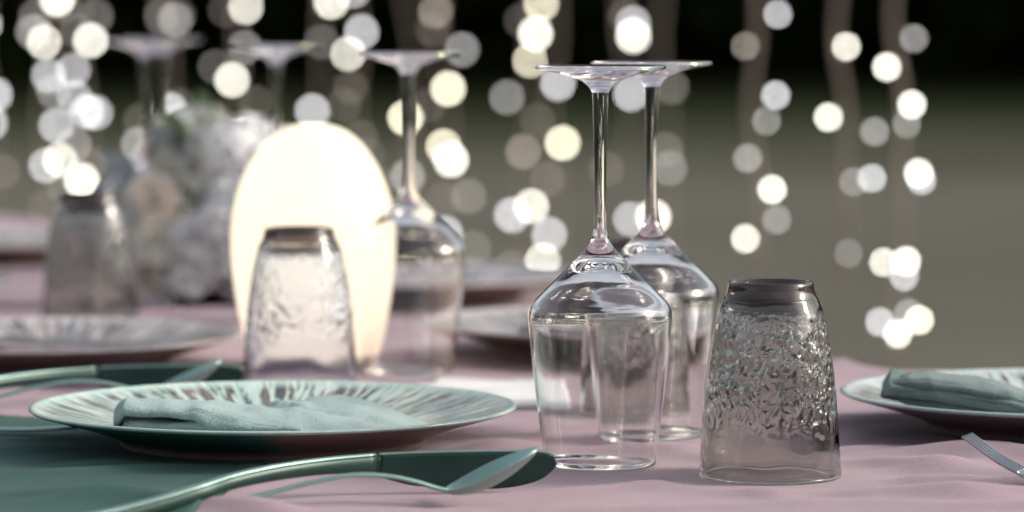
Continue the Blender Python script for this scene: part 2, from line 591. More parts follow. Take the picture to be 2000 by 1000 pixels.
def flat_cloth(name, corners, mat, dz=0.0012, n=60, m=60, hem=0.0):
    """a thin cloth or card lying on the tablecloth, four corners (x, y)"""
    vs, fs = [], []
    for layer in (0, 1):
        for j in range(m + 1):
            for i in range(n + 1):
                s, t = i / n, j / m
                x = (corners[0][0] * (1 - s) + corners[1][0] * s) * (1 - t) + (corners[3][0] * (1 - s) + corners[2][0] * s) * t
                y = (corners[0][1] * (1 - s) + corners[1][1] * s) * (1 - t) + (corners[3][1] * (1 - s) + corners[2][1] * s) * t
                x += 0.003 * noise.noise(Vector((x * 20, y * 20, 9))); y += 0.003 * noise.noise(Vector((x * 20, y * 20, 4)))
                e = min(s, 1 - s, t, 1 - t)
                vs.append((x, y, cloth_h(x, y) + 0.0004 + (dz + (hem if e < 0.02 else 0)) * layer + 0.0003))
    q = (n + 1) * (m + 1)
    for j in range(m):
        for i in range(n):
            a = j * (n + 1) + i
            fs.append((q + a, q + a + 1, q + a + n + 2, q + a + n + 1))
            fs.append((a, a + n + 1, a + n + 2, a + 1))
    ring = [i for i in range(n + 1)] + [j * (n + 1) + n for j in range(1, m + 1)] + [m * (n + 1) + i for i in range(n - 1, -1, -1)] + [j * (n + 1) for j in range(m - 1, 0, -1)]
    for a, b in zip(ring, ring[1:] + ring[:1]):
        fs.append((a, b, q + b, q + a))
    return mesh_obj(name, vs, fs, mat)
mat_ = flat_cloth("placemat", [(-0.62, 1.72), (-0.19, 1.86), (-0.125, 2.46), (-0.62, 2.64)], M['teal_cloth'], 0.0016, 110, 150, 0.0008)
tag(mat_, "dark teal linen mat under the left half of the front plate", "placemat")
card = flat_cloth("menu_card", [(-0.085, 2.615), (0.036, 2.60), (0.030, 2.77), (-0.055, 2.785)], M['card'], 0.0008, 30, 30)
tag(card, "blank white card lying flat between the front plate and the wine glasses", "card")

# ------------------------------------------------------------------ plates
def make_plate(under, face, lipm):
    root = empty("dinner_plate")
    top = [(0.1490, 0.0254), (0.1470, 0.0250), (0.142, 0.0230), (0.130, 0.0196), (0.115, 0.0163), (0.100, 0.0130), (0.085, 0.0100), (0.07, 0.0088), (0.03, 0.0083), (0.0, 0.0082)]
    lathe("plate_face", smooth_prof(top, 4), face, root, 160)
    lip = [(0.1490, 0.0254), (0.1503, 0.0250), (0.1508, 0.0242), (0.1500, 0.0233), (0.1485, 0.0226)]
    lathe("lip", smooth_prof(lip, 3), lipm, root, 160)
    und = [(0.1485, 0.0226), (0.135, 0.0188), (0.118, 0.0140), (0.104, 0.0090), (0.096, 0.0058)]
    lathe("underside", smooth_prof(und, 4), under, root, 160)
    ft = [(0.096, 0.0058), (0.0945, 0.004), (0.094, 0.001), (0.0925, 0.0), (0.090, 0.0), (0.088, 0.003), (0.0, 0.004)]
    lathe("foot_ring", smooth_prof(ft, 3), M['plate_foot'], root, 120)
    return root
PG = "dinner plates set along the table"
PLATES = [  # x, D, under, label, turn
    (-0.148, 2.37, 'plate_under', 'plate_top', "large streaked mint plate in the left foreground holding a folded napkin", 0.0),
    (0.362, 2.455, 'plate_brown', 'plate_top_right', "brown bottomed plate at the right edge holding a rolled napkin above a fork", 0.9),
    (-0.355, 2.88, 'plate_brown', 'plate_top_pale', "blurred dark plate with a grey napkin behind the front plate at left", 2.1),
    (0.080, 3.00, 'plate_brown', 'plate_top_pale', "blurred plate behind the two near wine glasses", 3.0),
    (-0.088, 3.52, 'plate_under', 'plate_top_pale', "blurred teal bottomed plate behind the wine glass beside the lamp", 0.0),
    (-0.600, 3.43, 'plate_brown', 'plate_top_pale', "blurred pale plate cut by the left edge in front of the frosted tumbler", 4.0),
    (-0.570, 4.05, 'plate_brown', 'plate_top_pale', "farthest blurred plate, at the left edge beyond the leftmost tumbler", 5.0),
]
protos = {}
for x, y, u, face, lab, rz in PLATES:
    if (u, face) not in protos:
        protos[(u, face)] = p = make_plate(M[u], M[face], M['lip' if face in ('plate_top', 'plate_top_right') else 'lip_pale'])
    else:
        p = copy_tree(protos[(u, face)])
    p.location = (x, y, 0.001)
    p.rotation_euler = (0, 0, rz)
    tag(p, lab, "plate", PG)

# ------------------------------------------------------------------ napkins
def lerp_tab(tab, s):
    for a, b in zip(tab[:-1], tab[1:]):
        if s <= b[0]:
            t = (s - a[0]) / (b[0] - a[0]); t = t * t * (3 - 2 * t) * 0.5 + t * 0.5
            return [p + (q - p) * t for p, q in zip(a[1:], b[1:])]
    return list(tab[-1][1:])
def napkin(tab, mat, org, label, seed=1, wob=1.0, inner_to=0.6):
    """folded cloth: an arched outer layer over two inner rolls, all swept along x.
    table rows: s, x, y front, y back, z base, front lip height, front, middle and back heights"""
    vs, fs = [], []
    NS = 150
    def layer(k, s0, s1):
        base = len(vs)
        n = 0
        for i in range(NS + 1):
            s = s0 + (s1 - s0) * i / NS
            x, yf, yb, zb, zl, h1, h2, h3 = lerp_tab(tab, s)
            zl = max(0, zl + (0.0035 * noise.noise(Vector((x * 40 + seed, 1, 2))) if zl > 0.001 else 0))
            w = yb - yf
            if k:                       # inner rolls, lower and set back a little
                f = (0.60, 0.34)[k - 1]
                endf = min(1, (1 - i / NS) * 4)
                x += 0.004 * k
                yf += -0.001 + 0.0015 * k; yb -= 0.006 * k
                w = yb - yf
                h1, h2, h3, zl = h1 * f * endf, h2 * f * endf, h3 * f * endf, h1 * f * 0.45 * (2 - k) * endf
            c = [(yf + min(0.014, w * .5), zl + 0.0016), (yf + 0.004, zl + 0.0004), (yf - 0.0005, zl + 0.3 * (h1 - zl)), (yf + 0.001, zl + 0.72 * (h1 - zl)), (yf + min(0.009, w * .2), h1),
                 (yf + 0.30 * w, h1 * .4 + h2 * .6), (yf + 0.5 * w, h2), (yf + 0.75 * w, h3), (yb - 0.004, h3 * 0.55), (yb, 0.0)]
            pr = smooth_prof(c, 6)
            n = len(pr)
            for q, (y, z) in enumerate(pr):
                ff = q / n
                p3 = Vector((x * 26 + seed, y * 26, k * 4.0))
                d = 0.0038 * noise.noise(p3) + 0.0015 * noise.noise(p3 * 2.3 + Vector((3, 1, 2)))
                d -= 0.0042 * max(0, 1 - abs(noise.noise(Vector((x * 15 + y * 22, y * 9 - z * 60, seed + 3 * k)))) * 7) * (1 if 0.12 < ff < 0.9 else 0.2)
                d += 0.0012 * noise.noise(Vector((x * 90, y * 35, seed * 2.0)))
                d *= wob * min(1, (h1 + 0.002) / 0.012)
                push = (-0.8 if ff < 0.4 else 0.0)
                zz = max(0.0006, z + d * (0.35 if ff < 0.35 else 1.0) * (1 if ff < 0.93 else 0))
                vs.append((x + 0.0016 * noise.noise(Vector((y * 60, z * 90, seed))), y + push * d, zb + zz))
        for i in range(NS):
            for q in range(n - 1):
                a = base + i * n + q
                fs.append((a, a + 1, a + n + 1, a + n))
    layer(0, 0, 1)
    layer(1, 0.01, inner_to)
    layer(2, 0.015, inner_to * 0.9)
    o = mesh_obj("napkin", vs, fs, mat)
    o.location = org
    sm = o.modifiers.new("solid", 'SOLIDIFY'); sm.thickness = 0.0013; sm.offset = 0
    tag(o, label, "napkin", "folded napkins on the plates")
    return o
T1 = [(0.0, -0.094, -0.045, -0.020, .0100, .006, .0130, .0140, .008),
      (0.02, -0.091, -0.052, -0.012, .0095, .009, .0185, .0190, .012),
      (0.06, -0.087, -0.056, -0.002, .0095, .0142, .0215, .0225, .014),
      (0.28, -0.043, -0.064, 0.030, .0095, .0128, .0190, .0195, .010),
      (0.36, -0.030, -0.066, 0.045, .0095, .002, .0165, .0185, .012),
      (0.55, 0.010, -0.068, 0.068, .0095, .0, .0100, .0150, .013),
      (0.72, 0.040, -0.070, 0.088, .0095, .0, .0070, .0140, .0165),
      (0.85, 0.065, -0.066, 0.060, .0095, .0, .0060, .0100, .012),
      (1.0, 0.100, -0.040, -0.010, .0110, .0, .0020, .003, .003)]
napkin(T1, M['napkin'], (-0.148, 2.37, 0.001), "mint linen napkin folded across the large front plate, rolled at its left end", 2, 0.95, 0.5)
T2 = [(0.0, -0.127, -0.038, -0.020, .0225, .002, .0080, .009, .006),
      (0.05, -0.122, -0.045, -0.008, .0205, .006, .0175, .018, .010),
      (0.2, -0.098, -0.055, 0.005, .0175, .009, .0220, .024, .014),
      (0.45, -0.060, -0.065, 0.030, .0125, .009, .0200, .022, .014),
      (0.7, -0.020, -0.070, 0.040, .0095, .004, .0150, .017, .012),
      (1.0, 0.060, -0.060, 0.050, .0095, .0, .0080, .009, .007)]
napkin(T2, M['napkin_dull'], (0.362, 2.455, 0.001), "dull teal napkin rolled on the plate at the right edge", 7, 1.0, 0.75)
T3 = [(0.0, -0.13, -0.05, 0.05, .0150, .002, .009, .009, .007), (0.5, -0.02, -0.07, 0.06, .0095, .002, .012, .012, .009), (0.9, 0.075, -0.05, 0.03, .0095, 0, .009, .010, .007), (1.0, 0.10, -0.03, 0.0, .0100, 0, .003, .003, .002)]
napkin(T3, M['napkin_grey'], (-0.355, 2.88, 0.001), "blurred grey purple napkin on the dark plate at left", 12, 0.8)
T4 = [(0.0, -0.075, -0.03, 0.03, .0100, .002, .007, .008, .005), (0.1, -0.065, -0.045, 0.04, .0095, .004, .015, .016, .01), (0.7, 0.05, -0.05, 0.05, .0095, .004, .015, .016, .01), (1.0, 0.09, -0.03, 0.02, .0100, 0, .006, .006, .004)]
napkin(T4, M['napkin_grey'], (0.080, 3.00, 0.001), "blurred brown grey napkin on the plate behind the near wine glasses", 17, 0.8)

# ------------------------------------------------------------------ wine glasses (standing upside down)
def make_wineglass():
    root = empty("wine_glass")
    outer_bowl = smooth_prof([(0.0042, 0.1400), (0.0056, 0.1335), (0.0085, 0.1290), (0.0135, 0.1235), (0.0262, 0.1105), (0.0395, 0.0972), (0.0424, 0.0925), (0.0430, 0.0885), (0.0426, 0.0830), (0.0404, 0.0600), (0.0370, 0.0300), (0.0334, 0.0008)], 6)
    rim = [(0.03325, 0.0002), (0.0330, 0.0001), (0.03275, 0.0003)]
    inner = smooth_prof([(0.03270, 0.0008), (0.0358, 0.0300), (0.0391, 0.0600), (0.0413, 0.0830), (0.0415, 0.0880), (0.0407, 0.0920), (0.0380, 0.0957), (0.0250, 0.1080), (0.0130, 0.1165), (0.0050, 0.1195), (0.0, 0.1200)], 6)
    lathe("bowl", outer_bowl + rim + inner[1:], M['glass'], root)
    stem = smooth_prof([(0.0050, 0.2212), (0.0047, 0.2150), (0.0040, 0.1950), (0.0036, 0.1700), (0.0036, 0.1500), (0.0042, 0.1400)], 5)
    lathe("stem", stem, M['glass'], root, 48)
    foot = [(0.0, 0.2355), (0.01, 0.2358), (0.03, 0.2368), (0.0375, 0.2372)] + smooth_prof([(0.0375, 0.2372), (0.0386, 0.2366), (0.0388, 0.2356), (0.0380, 0.2348), (0.0300, 0.2334), (0.0200, 0.2312), (0.0120, 0.2282), (0.0075, 0.2250), (0.0050, 0.2212)], 5)[1:]
    lathe("foot", foot, M['glass_foot'], root)
    return root
GG = "wine glasses standing upside down on the table"
GL = [ # pixel x, D, label
    (1172, 2.274, "sharp clear wine glass upside down left of the nearest tumbler"),
    (1272, 2.430, "upturned wine glass just behind the sharp front one, its foot overlapping at right"),
    (798, 2.850, "blurred upturned wine glass at the right side of the egg lamp"),
    (541, 3.300, "blurred upturned wine glass whose stem rises behind the egg lamp"),
    (286, 3.700, "blurred upturned wine glass behind the flowers, left stem of the pair"),
    (323, 3.860, "blurred upturned wine glass behind the flowers, right stem of the pair"),
]
wg = make_wineglass()
for i, (u, D, lab) in enumerate(GL):
    o = wg if i == 0 else copy_tree(wg)
    o.location = (X(u, D), D, 0.0008)
    o.rotation_euler = (0, 0, i * 1.1)
    tag(o, lab, "wine glass", GG)

# ------------------------------------------------------------------ smoked tumblers (upside down)
def make_tumbler():
    root = empty("tumbler")
    # base (on top, as the glass stands on its rim)
    base = [(0.0, 0.1085), (0.017, 0.1090), (0.0205, 0.1105), (0.0225, 0.1128)] + smooth_prof([(0.0225, 0.1128), (0.0238, 0.1132), (0.0248, 0.1120), (0.0256, 0.1080), (0.0266, 0.1050), (0.0276, 0.1030)], 4)[1:]
    lathe("base", base, M['smoke_base'], root, 96)
    outer = smooth_prof([(0.0276, 0.1030), (0.0302, 0.0965), (0.0330, 0.0850), (0.0356, 0.0700), (0.0376, 0.0550), (0.0389, 0.0400), (0.0402, 0.0200), (0.0414, 0.0030)], 8)
    rim = smooth_prof([(0.0414, 0.0030), (0.0417, 0.0012), (0.0412, 0.0001), (0.0402, 0.0001), (0.0396, 0.0014), (0.0394, 0.0040)], 4)
    def d_out(i, a, r, z):
        return 0.00022 * noise.noise(Vector((cos(a) * r * 160, sin(a) * r * 160, z * 160))) * min(1, max(0, (z - 0.02) / 0.03))
    lathe("body", outer + rim[1:], M['smoke'], root, 192, d_out)
    inner = smooth_prof([(0.0394, 0.0040), (0.0381, 0.0200), (0.0366, 0.0400), (0.0352, 0.0550), (0.0332, 0.0700), (0.0305, 0.0850), (0.0280, 0.0930), (0.0250, 0.0962), (0.0150, 0.0972), (0.0, 0.0975)], 18)
    def d_in(i, a, r, z):
        w = min(1, max(0, (z - 0.024) / 0.025)) * min(1, max(0, (r - 0.006) / 0.01))
        pc = Vector((cos(a) * r, sin(a) * r, z))
        patch = 0.5 + 0.9 * noise.noise(pc * 28 + Vector((3, 1, 4)))
        w *= min(1.0, max(0.25, patch + 0.35 * cos(a + pi / 2 - 0.15)))
        q = pc * 195
        q += Vector((noise.noise(q * 0.5), noise.noise(q * 0.5 + Vector((5, 5, 5))), noise.noise(q * 0.5 + Vector((9, 2, 5))))) * 0.9
        dd = noise.voronoi(q)[0]
        q2 = pc * 520
        d2 = noise.voronoi(q2)[0][0]
        return w * (0.0042 * (dd[0] - 0.42) + 0.0013 * (d2 - 0.4)) + 0.0004 * noise.noise(pc * 60) * (1 if r > 0.01 else 0)
    lathe("inner_wall", inner, M['smoke_in'], root, 440, d_in)
    return root
TG = "smoked tumblers standing upside down on the table"
TL = [(1505, 2.218, "sharp smoked tumbler with crystal texture, nearest, at right of the wine glasses", 0),
      (1243, 2.600, "upturned smoked tumbler seen through the two near wine glasses", 1.3),
      (585, 2.745, "upturned smoked tumbler glowing in front of the egg lamp", 2.2),
      (176, 3.260, "leftmost blurred smoked tumbler, beside the flowers", 3.4)]
tb = make_tumbler()
for i, (u, D, lab, rz) in enumerate(TL):
    o = tb if i == 0 else copy_tree(tb)
    o.location = (X(u, D), D, 0.0008)
    o.rotation_euler = (0, 0, rz)
    if i == 2:                      # lighter tint paints in the lamp glow; also more frosted
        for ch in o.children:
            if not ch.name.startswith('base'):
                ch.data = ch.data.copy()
                ch.data.materials[0] = M['lamplit_in' if ch.name.startswith('inner') else 'lamplit_out']
    tag(o, lab, "tumbler", TG)

# ------------------------------------------------------------------ egg lamp
def mat_lamp():
    m = bpy.data.materials.new("glowing_opal_glass"); m.use_nodes = True
    nt = m.node_tree; b = nt.nodes["Principled BSDF"]
    co = nt.nodes.new("ShaderNodeTexCoord").outputs["Object"]
    sep = nt.nodes.new("ShaderNodeSeparateXYZ"); nt.links.new(co, sep.inputs[0])
    mr = nt.nodes.new("ShaderNodeMapRange"); mr.inputs[1].default_value = 0.0; mr.inputs[2].default_value = 0.12
    nt.links.new(sep.outputs[2], mr.inputs[0])
    r = ramp(nt, mr.outputs[0], [(0.0, (0.66, 0.50, 0.38)), (0.35, (0.86, 0.68, 0.50)), (1.0, (0.90, 0.76, 0.54))])
    nt.links.new(r.outputs[0], b.inputs["Emission Color"])
    b.inputs["Emission Strength"].default_value = 1.0
    b.inputs["Base Color"].default_value = (0.10, 0.095, 0.085, 1)
    b.inputs["Roughness"].default_value = 0.3
    return m
lamp = empty("egg_lamp", (X(612, 2.90), 2.90, 0.001))
tag(lamp, "glowing white egg shaped table lamp behind a smoked tumbler", "lamp")
egg = smooth_prof([(0.0, 0.1825), (0.010, 0.1820), (0.0240, 0.1775), (0.0380, 0.1660), (0.0500, 0.1480), (0.0580, 0.1270), (0.0615, 0.1050), (0.0618, 0.0850), (0.0600, 0.0630), (0.0565, 0.0400), (0.0520, 0.0200), (0.0480, 0.0085)], 5)
lathe("shade", egg, mat_lamp(), lamp, 96)
lathe("lamp_base", [(0.0480, 0.0085), (0.0470, 0.0060), (0.0465, 0.0), (0.0, 0.0)], mat_plain("white_plastic_base", (0.6, 0.55, 0.5), 0.5), lamp, 64)

# ------------------------------------------------------------------ cutlery
def make_knife():
    root = empty("table_knife")
    hs = [(-0.250, 1.94, 0.0045, 0.0036, 0.0042), (-0.215, 1.985, 0.0058, 0.0042, 0.0042), (-0.190, 2.028, 0.0076, 0.0040, 0.0040), (-0.17, 2.060, 0.0106, 0.0038, 0.0038), (-0.152, 2.078, 0.0145, 0.0036, 0.0038), (-0.131, 2.100, 0.0165, 0.0034, 0.0040), (-0.105, 2.124, 0.0172, 0.0030, 0.0042), (-0.0775, 2.144, 0.0164, 0.0028, 0.0052)]
    bs = [(-0.0745, 2.1445, 0.0155, 0.0016, 0.0062), (-0.055, 2.148, 0.0130, 0.0014, 0.0092), (-0.03, 2.151, 0.0120, 0.0013, 0.0105), (-0.005, 2.154, 0.0120, 0.0012, 0.0105), (0.012, 2.156, 0.0135, 0.0011, 0.0086), (0.021, 2.157, 0.0158, 0.0010, 0.0052), (0.0245, 2.157, 0.0172, 0.0008, 0.0022)]
    bar("handle", hs, M['steel_reflection'], root)
    bar("handle_spine", [(x, y, z + hh + 0.0002, hw * 0.9, 0.0008) for x, y, z, hw, hh in hs], M['steel'], root, 10, 2.2)  # pale strips on handle and blade tops paint in the sky glint
    bar("bolster", [(-0.0775, 2.144, 0.0162, 0.0022, 0.0046), (-0.0745, 2.1445, 0.0162, 0.0022, 0.0048)], M['steel_reflection'], root)
    bar("blade", bs, M['steel_reflection'], root, 12, 6.0)
    bar("blade_spine", [(x, y, z + hh + 0.0002, hw, 0.0007) for x, y, z, hw, hh in bs], M['steel'], root, 10, 2.2)
    return root
def spoon_mesh(root):
    D0 = 2.092
    def z_of(v): return CAM_Z - v * D0 / 7500
    st = []
    for u, v in ((250, 985), (400, 975), (500, 957), (560, 943), (640, 927), (700, 921), (760, 926), (810, 938), (848, 951), (870, 957)):
        st.append(((u - 1000) * D0 / 7500, D0 + (u - 870) * 0.00008, z_of(v) - 0.0011, 0.0042 if u < 560 else 0.0028, 0.0013))
    bar("handle", st, M['steel'], root, 12, 2.6)
    vs, fs = [], []
    NA, NB = 26, 16
    x0, x1 = st[-1][0] - 0.001, 0.0148
    for i in range(NA + 1):
        s = i / NA
        x = x0 + (x1 - x0) * s
        zax = 0.0088 + 0.0235 * s ** 1.25
        w = 0.0028 + 0.0142 * (sin(pi * min(1, s ** 0.8)) ** 0.6 if 0 < s < 1 else 0)
        if s == 1: w = 0.0002
        for j in range(NB + 1):
            t = -1 + 2 * j / NB
            dish = 0.0095 * (1 - t * t) * sin(pi * s) ** 0.7 if 0 < s < 1 else 0
            vs.append((x, D0 + w * t, zax - dish + (0.002 + 0.0016 * t) * sin(pi * s)))
    for i in range(NA):
        for j in range(NB):
            a = i * (NB + 1) + j
            fs.append((a, a + NB + 1, a + NB + 2, a + 1))
    b = mesh_obj("spoon_bowl", vs, fs, M['steel'], root)
    sm = b.modifiers.new("solid", 'SOLIDIFY'); sm.thickness = 0.0013; sm.offset = 0
    sb = b.modifiers.new("sub", 'SUBSURF'); sb.levels = 1; sb.render_levels = 1
    return root
kn = make_knife(); tag(kn, "greenish steel knife on edge in front of the large front plate", "knife", "table knives")
sp = spoon_mesh(empty("table_spoon")); tag(sp, "greenish steel spoon nearest the camera, its bowl raised before the front knife", "spoon", "table spoons")
k2 = copy_tree(kn); k2.location = (-0.212, 0.51, 0); tag(k2, "blurred knife behind the front plate at left", "knife", "table knives")
s2 = copy_tree(sp); s2.location = (-0.212, 0.515, 0); tag(s2, "blurred spoon behind the front plate at left, in front of a knife", "spoon", "table spoons")

def fork(path, label, mat):
    """path: stations from the tine tips to the handle end (x, y, z)"""
    root = empty("table_fork")
    tips, neck = path[:4], path[3:]
    d = (Vector(path[3]) - Vector(path[0])); d.z = 0; d.normalize()
    side = Vector((-d.y, d.x, 0))
    for k in range(4):
        off = (k - 1.5) * 0.0058
        st = []
        for i, p in enumerate(tips):
            q = Vector(p) + side * off
            st.append((q.x, q.y, q.z, 0.0005 + 0.0010 * min(1, i / 1.5), 0.0008 + 0.0003 * i / 3))
        bar("tine", st, mat, root, 8, 2.2)
    st = []
    wd = [0.0108, 0.0100, 0.0040, 0.0030, 0.0042, 0.0056, 0.0050]
    for i, p in enumerate(neck):
        st.append((*p, wd[min(i, 6)], 0.0013))
    bar("handle", st, mat, root, 12, 2.6)
    tag(root, label, "fork", "table forks")
    return root
fork([(0.2575, 2.165, 0.0305), (0.266, 2.162, 0.0245), (0.276, 2.158, 0.0175), (0.288, 2.152, 0.0112), (0.296, 2.148, 0.0084), (0.315, 2.140, 0.0068), (0.345, 2.125, 0.0100), (0.385, 2.105, 0.0095), (0.43, 2.085, 0.0055), (0.46, 2.07, 0.0035)],
     "dark steel fork at the lower right corner, tines pointing up at the plate", M['steel_dark'])
fork([(-0.478, 2.43, 0.0150), (-0.468, 2.43, 0.0100), (-0.458, 2.43, 0.0065), (-0.445, 2.43, 0.0050), (-0.437, 2.43, 0.0050), (-0.42, 2.43, 0.0080), (-0.38, 2.43, 0.0088), (-0.34, 2.428, 0.0050), (-0.31, 2.426, 0.0044), (-0.275, 2.425, 0.0062)],
     "steel fork handle at the left edge reaching under the front plate", M['steel'])

# ------------------------------------------------------------------ flowers
M['petal_white'] = mat_plain("white_petals", (0.95, 0.95, 0.95), 0.7, 0, 0.08, 60)
M['petal_peach'] = mat_plain("peach_petals", (0.93, 0.84, 0.75), 0.7, 0, 0.12, 60)
M['petal_cream'] = mat_plain("cream_green_petals", (0.92, 0.90, 0.80), 0.7, 0, 0.18, 60)
M['leaf_grey'] = mat_plain("blue_grey_leaves", (0.46, 0.51, 0.52), 0.7, 0, 0.2, 40)
M['leaf_green'] = mat_plain("muted_green_leaves", (0.13, 0.19, 0.09), 0.6, 0, 0.3, 40)
for k in ('petal_white', 'petal_peach', 'petal_cream', 'leaf_grey', 'leaf_green'):
    translucent(M[k], 0.2)
M['vase'] = mat_plain("black_ceramic", (0.012, 0.012, 0.012), 0.35, 0, 0.2, 40)
def petal_verts(L, Wd, cup, curl, n=5, m=4):
    vs, fs = [], []
    for i in range(n + 1):
        s = i / n
        w = Wd * (sin(pi * (0.12 + 0.80 * s)) ** 0.7)
        for j in range(m + 1):
            t = -1 + 2 * j / m
            z = cup * L * sin(s * pi / 2) + curl * L * s * s + 0.25 * w * t * t
            vs.append(Vector((L * s * (1 - 0.2 * abs(cup)), w * t, z)))
    for i in range(n):
        for j in range(m):
            a = i * (m + 1) + j
            fs.append((a, a + m + 1, a + m + 2, a + 1))
    return vs, fs
def join_petals(items):
    V, F = [], []
    for (vs, fs), mt in items:
        b = len(V)
        V += [mt @ v for v in vs]
        F += [tuple(b + i for i in f) for f in fs]
    return V, F
def rose_mesh(R, rnd):
    it = []
    for ring in range(5):
        n = 4 + ring * 2
        f = (ring + 1) / 5
        for k in range(n):
            a = 2 * pi * (k + 0.5 * (ring % 2)) / n + rnd.uniform(-.15, .15)
            p = petal_verts(R * (0.55 + 0.45 * f), R * 0.42, 0.95 - 0.75 * f, 0.12 * f)
            it.append((p, Matrix.Rotation(a, 4, 'Z') @ Matrix.Translation((R * 0.05, 0, 0)) @ Matrix.Rotation(-(1 - f) * 0.9, 4, 'Y')))
    return join_petals(it)
def hydrangea_mesh(R, rnd, n=62):
    it = []
    for i in range(n):
        z = 1 - 1.7 * (i + 0.5) / n
        a = i * 2.399963
        r = sqrt(max(0, 1 - z * z))
        d = Vector((r * cos(a), r * sin(a), z))
        c = d * R * rnd.uniform(0.72, 1.12)
        q = d.to_track_quat('Z', 'Y').to_matrix().to_4x4()
        ph = rnd.uniform(0, pi)
        for k in range(4):
            p = petal_verts(R * 0.25, R * 0.13, 0.15, rnd.uniform(-.1, .2), 2, 2)
            it.append((p, Matrix.Translation(c) @ q @ Matrix.Rotation(ph + k * pi / 2, 4, 'Z')))
    return join_petals(it)
def leaf_mesh(L, Wd):
    return petal_verts(L, Wd, 0.1, -0.2, 6, 2)
def flowers():
    D = 3.50
    rnd = random.Random(11)
    bx = X(375, D)
    root = empty("flower_arrangement", (bx, D, 0.001))
    tag(root, "low arrangement of white and peach flowers in a black bowl left of the lamp", "flower arrangement")
    lathe("bowl_vase", smooth_prof([(0.0, 0.0), (0.034, 0.0), (0.040, 0.004), (0.047, 0.02), (0.046, 0.034), (0.043, 0.036), (0.040, 0.03), (0.0, 0.028)], 4), M['vase'], root, 48)
    def loc(u, v, dy=0.0):
        p = P(u, v, D + dy)
        return Vector((p.x - bx, dy, p.z - 0.001))
    def bloom(name, geo, mat, u, v, dy, towards, sc=1.0):
        o = mesh_obj(name, geo[0], geo[1], mat, root)
        o.location = loc(u, v, dy)
        o.rotation_euler = Vector(towards).to_track_quat('Z', 'Y').to_euler()
        o.scale = (sc,) * 3
        return o
    hyd = hydrangea_mesh(0.034, rnd)
    hm = None
    for (u, v, dy, sc) in ((500, 305, 0.0, 1.0), (455, 400, -0.03, 0.95), (430, 500, -0.035, 0.85), (500, 470, -0.02, 1.1), (415, 300, 0.03, 0.8), (480, 555, -0.01, 0.8), (545, 390, 0.02, 1.0), (455, 300, -0.03, 0.95), (440, 440, -0.05, 0.8), (500, 390, -0.04, 0.9), (480, 520, -0.04, 0.85)):
        if hm is None:
            o = hm = bloom("hydrangea", hyd, M['petal_white'], u, v, dy, (0.3, -1, 0.5), sc)
        else:
            o = hm.copy(); COL.objects.link(o); o.location = loc(u, v, dy); o.scale = (sc,) * 3
            o.rotation_euler = (rnd.uniform(0, 1.4), rnd.uniform(-.5, .5), rnd.uniform(0, 6))
        o['label'] = "white hydrangea head"
    for (u, v, dy, R, mt, lab) in ((300, 395, -0.045, 0.026, 'petal_peach', "peach rose"), (305, 465, -0.045, 0.028, 'petal_cream', "cream rose"), (375, 465, -0.05, 0.022, 'petal_white', "white rose"),
                              (370, 540, -0.045, 0.021, 'petal_white', "white rose"), (335, 530, -0.035, 0.022, 'petal_cream', "cream rose"), (375, 330, -0.03, 0.022, 'petal_cream', "cream rose"),
                              (400, 255, 0.0, 0.024, 'petal_cream', "cream rose"), (345, 265, -0.01, 0.022, 'petal_cream', "cream rose"), (330, 330, -0.03, 0.020, 'petal_cream', "cream rose"), (285, 540, -0.03, 0.020, 'petal_peach', "peach rose"), (320, 580, -0.03, 0.018, 'petal_white', "white rose")):
        o = bloom("rose", rose_mesh(R, rnd), M[mt], u, v, dy, (rnd.uniform(-.4, .2), -1, rnd.uniform(0.1, 0.7)))
        o['label'] = lab
    lf = leaf_mesh(0.030, 0.010)
    base_leaf = {}
    for k in range(90):
        mt = 'leaf_grey' if rnd.random() < 0.55 else 'leaf_green'
        if k < 26: u, v, dy, mt = rnd.gauss(252, 18), rnd.uniform(345, 450), rnd.uniform(-.04, 0), 'leaf_grey'
        elif k < 40: u, v, dy, mt = rnd.gauss(258, 14), rnd.uniform(440, 560), rnd.uniform(-.03, 0), 'leaf_green'
        elif k < 60: u, v, dy = rnd.uniform(310, 470), rnd.uniform(235, 350), rnd.uniform(-.04, .04)
        else: u, v, dy = rnd.uniform(280, 480), rnd.uniform(340, 560), rnd.uniform(-.05, .02)
        if mt not in base_leaf:
            o = base_leaf[mt] = mesh_obj("leaf", lf[0], lf[1], M[mt], root)
        else:
            o = base_leaf[mt].copy(); COL.objects.link(o)
        o.location = loc(u, v, dy)
        o.rotation_euler = (rnd.uniform(0.6, 2.2), rnd.uniform(-1.2, 1.2), rnd.uniform(0, 6.28))
        o.scale = (rnd.uniform(0.7, 1.25),) * 3
    # stems rise from the bowl
    for k in range(16):
        u, v = rnd.uniform(260, 520), rnd.uniform(330, 520)
        tip = loc(u, v, rnd.uniform(-.02, .02))
        tube("stem", [Vector((tip.x * 0.2, tip.y * .2, 0.03)), Vector((tip.x * 0.6, tip.y * .6, 0.03 + (tip.z - 0.03) * 0.5)), tip], 0.0012, M['leaf_green'], root, 5)
flowers()

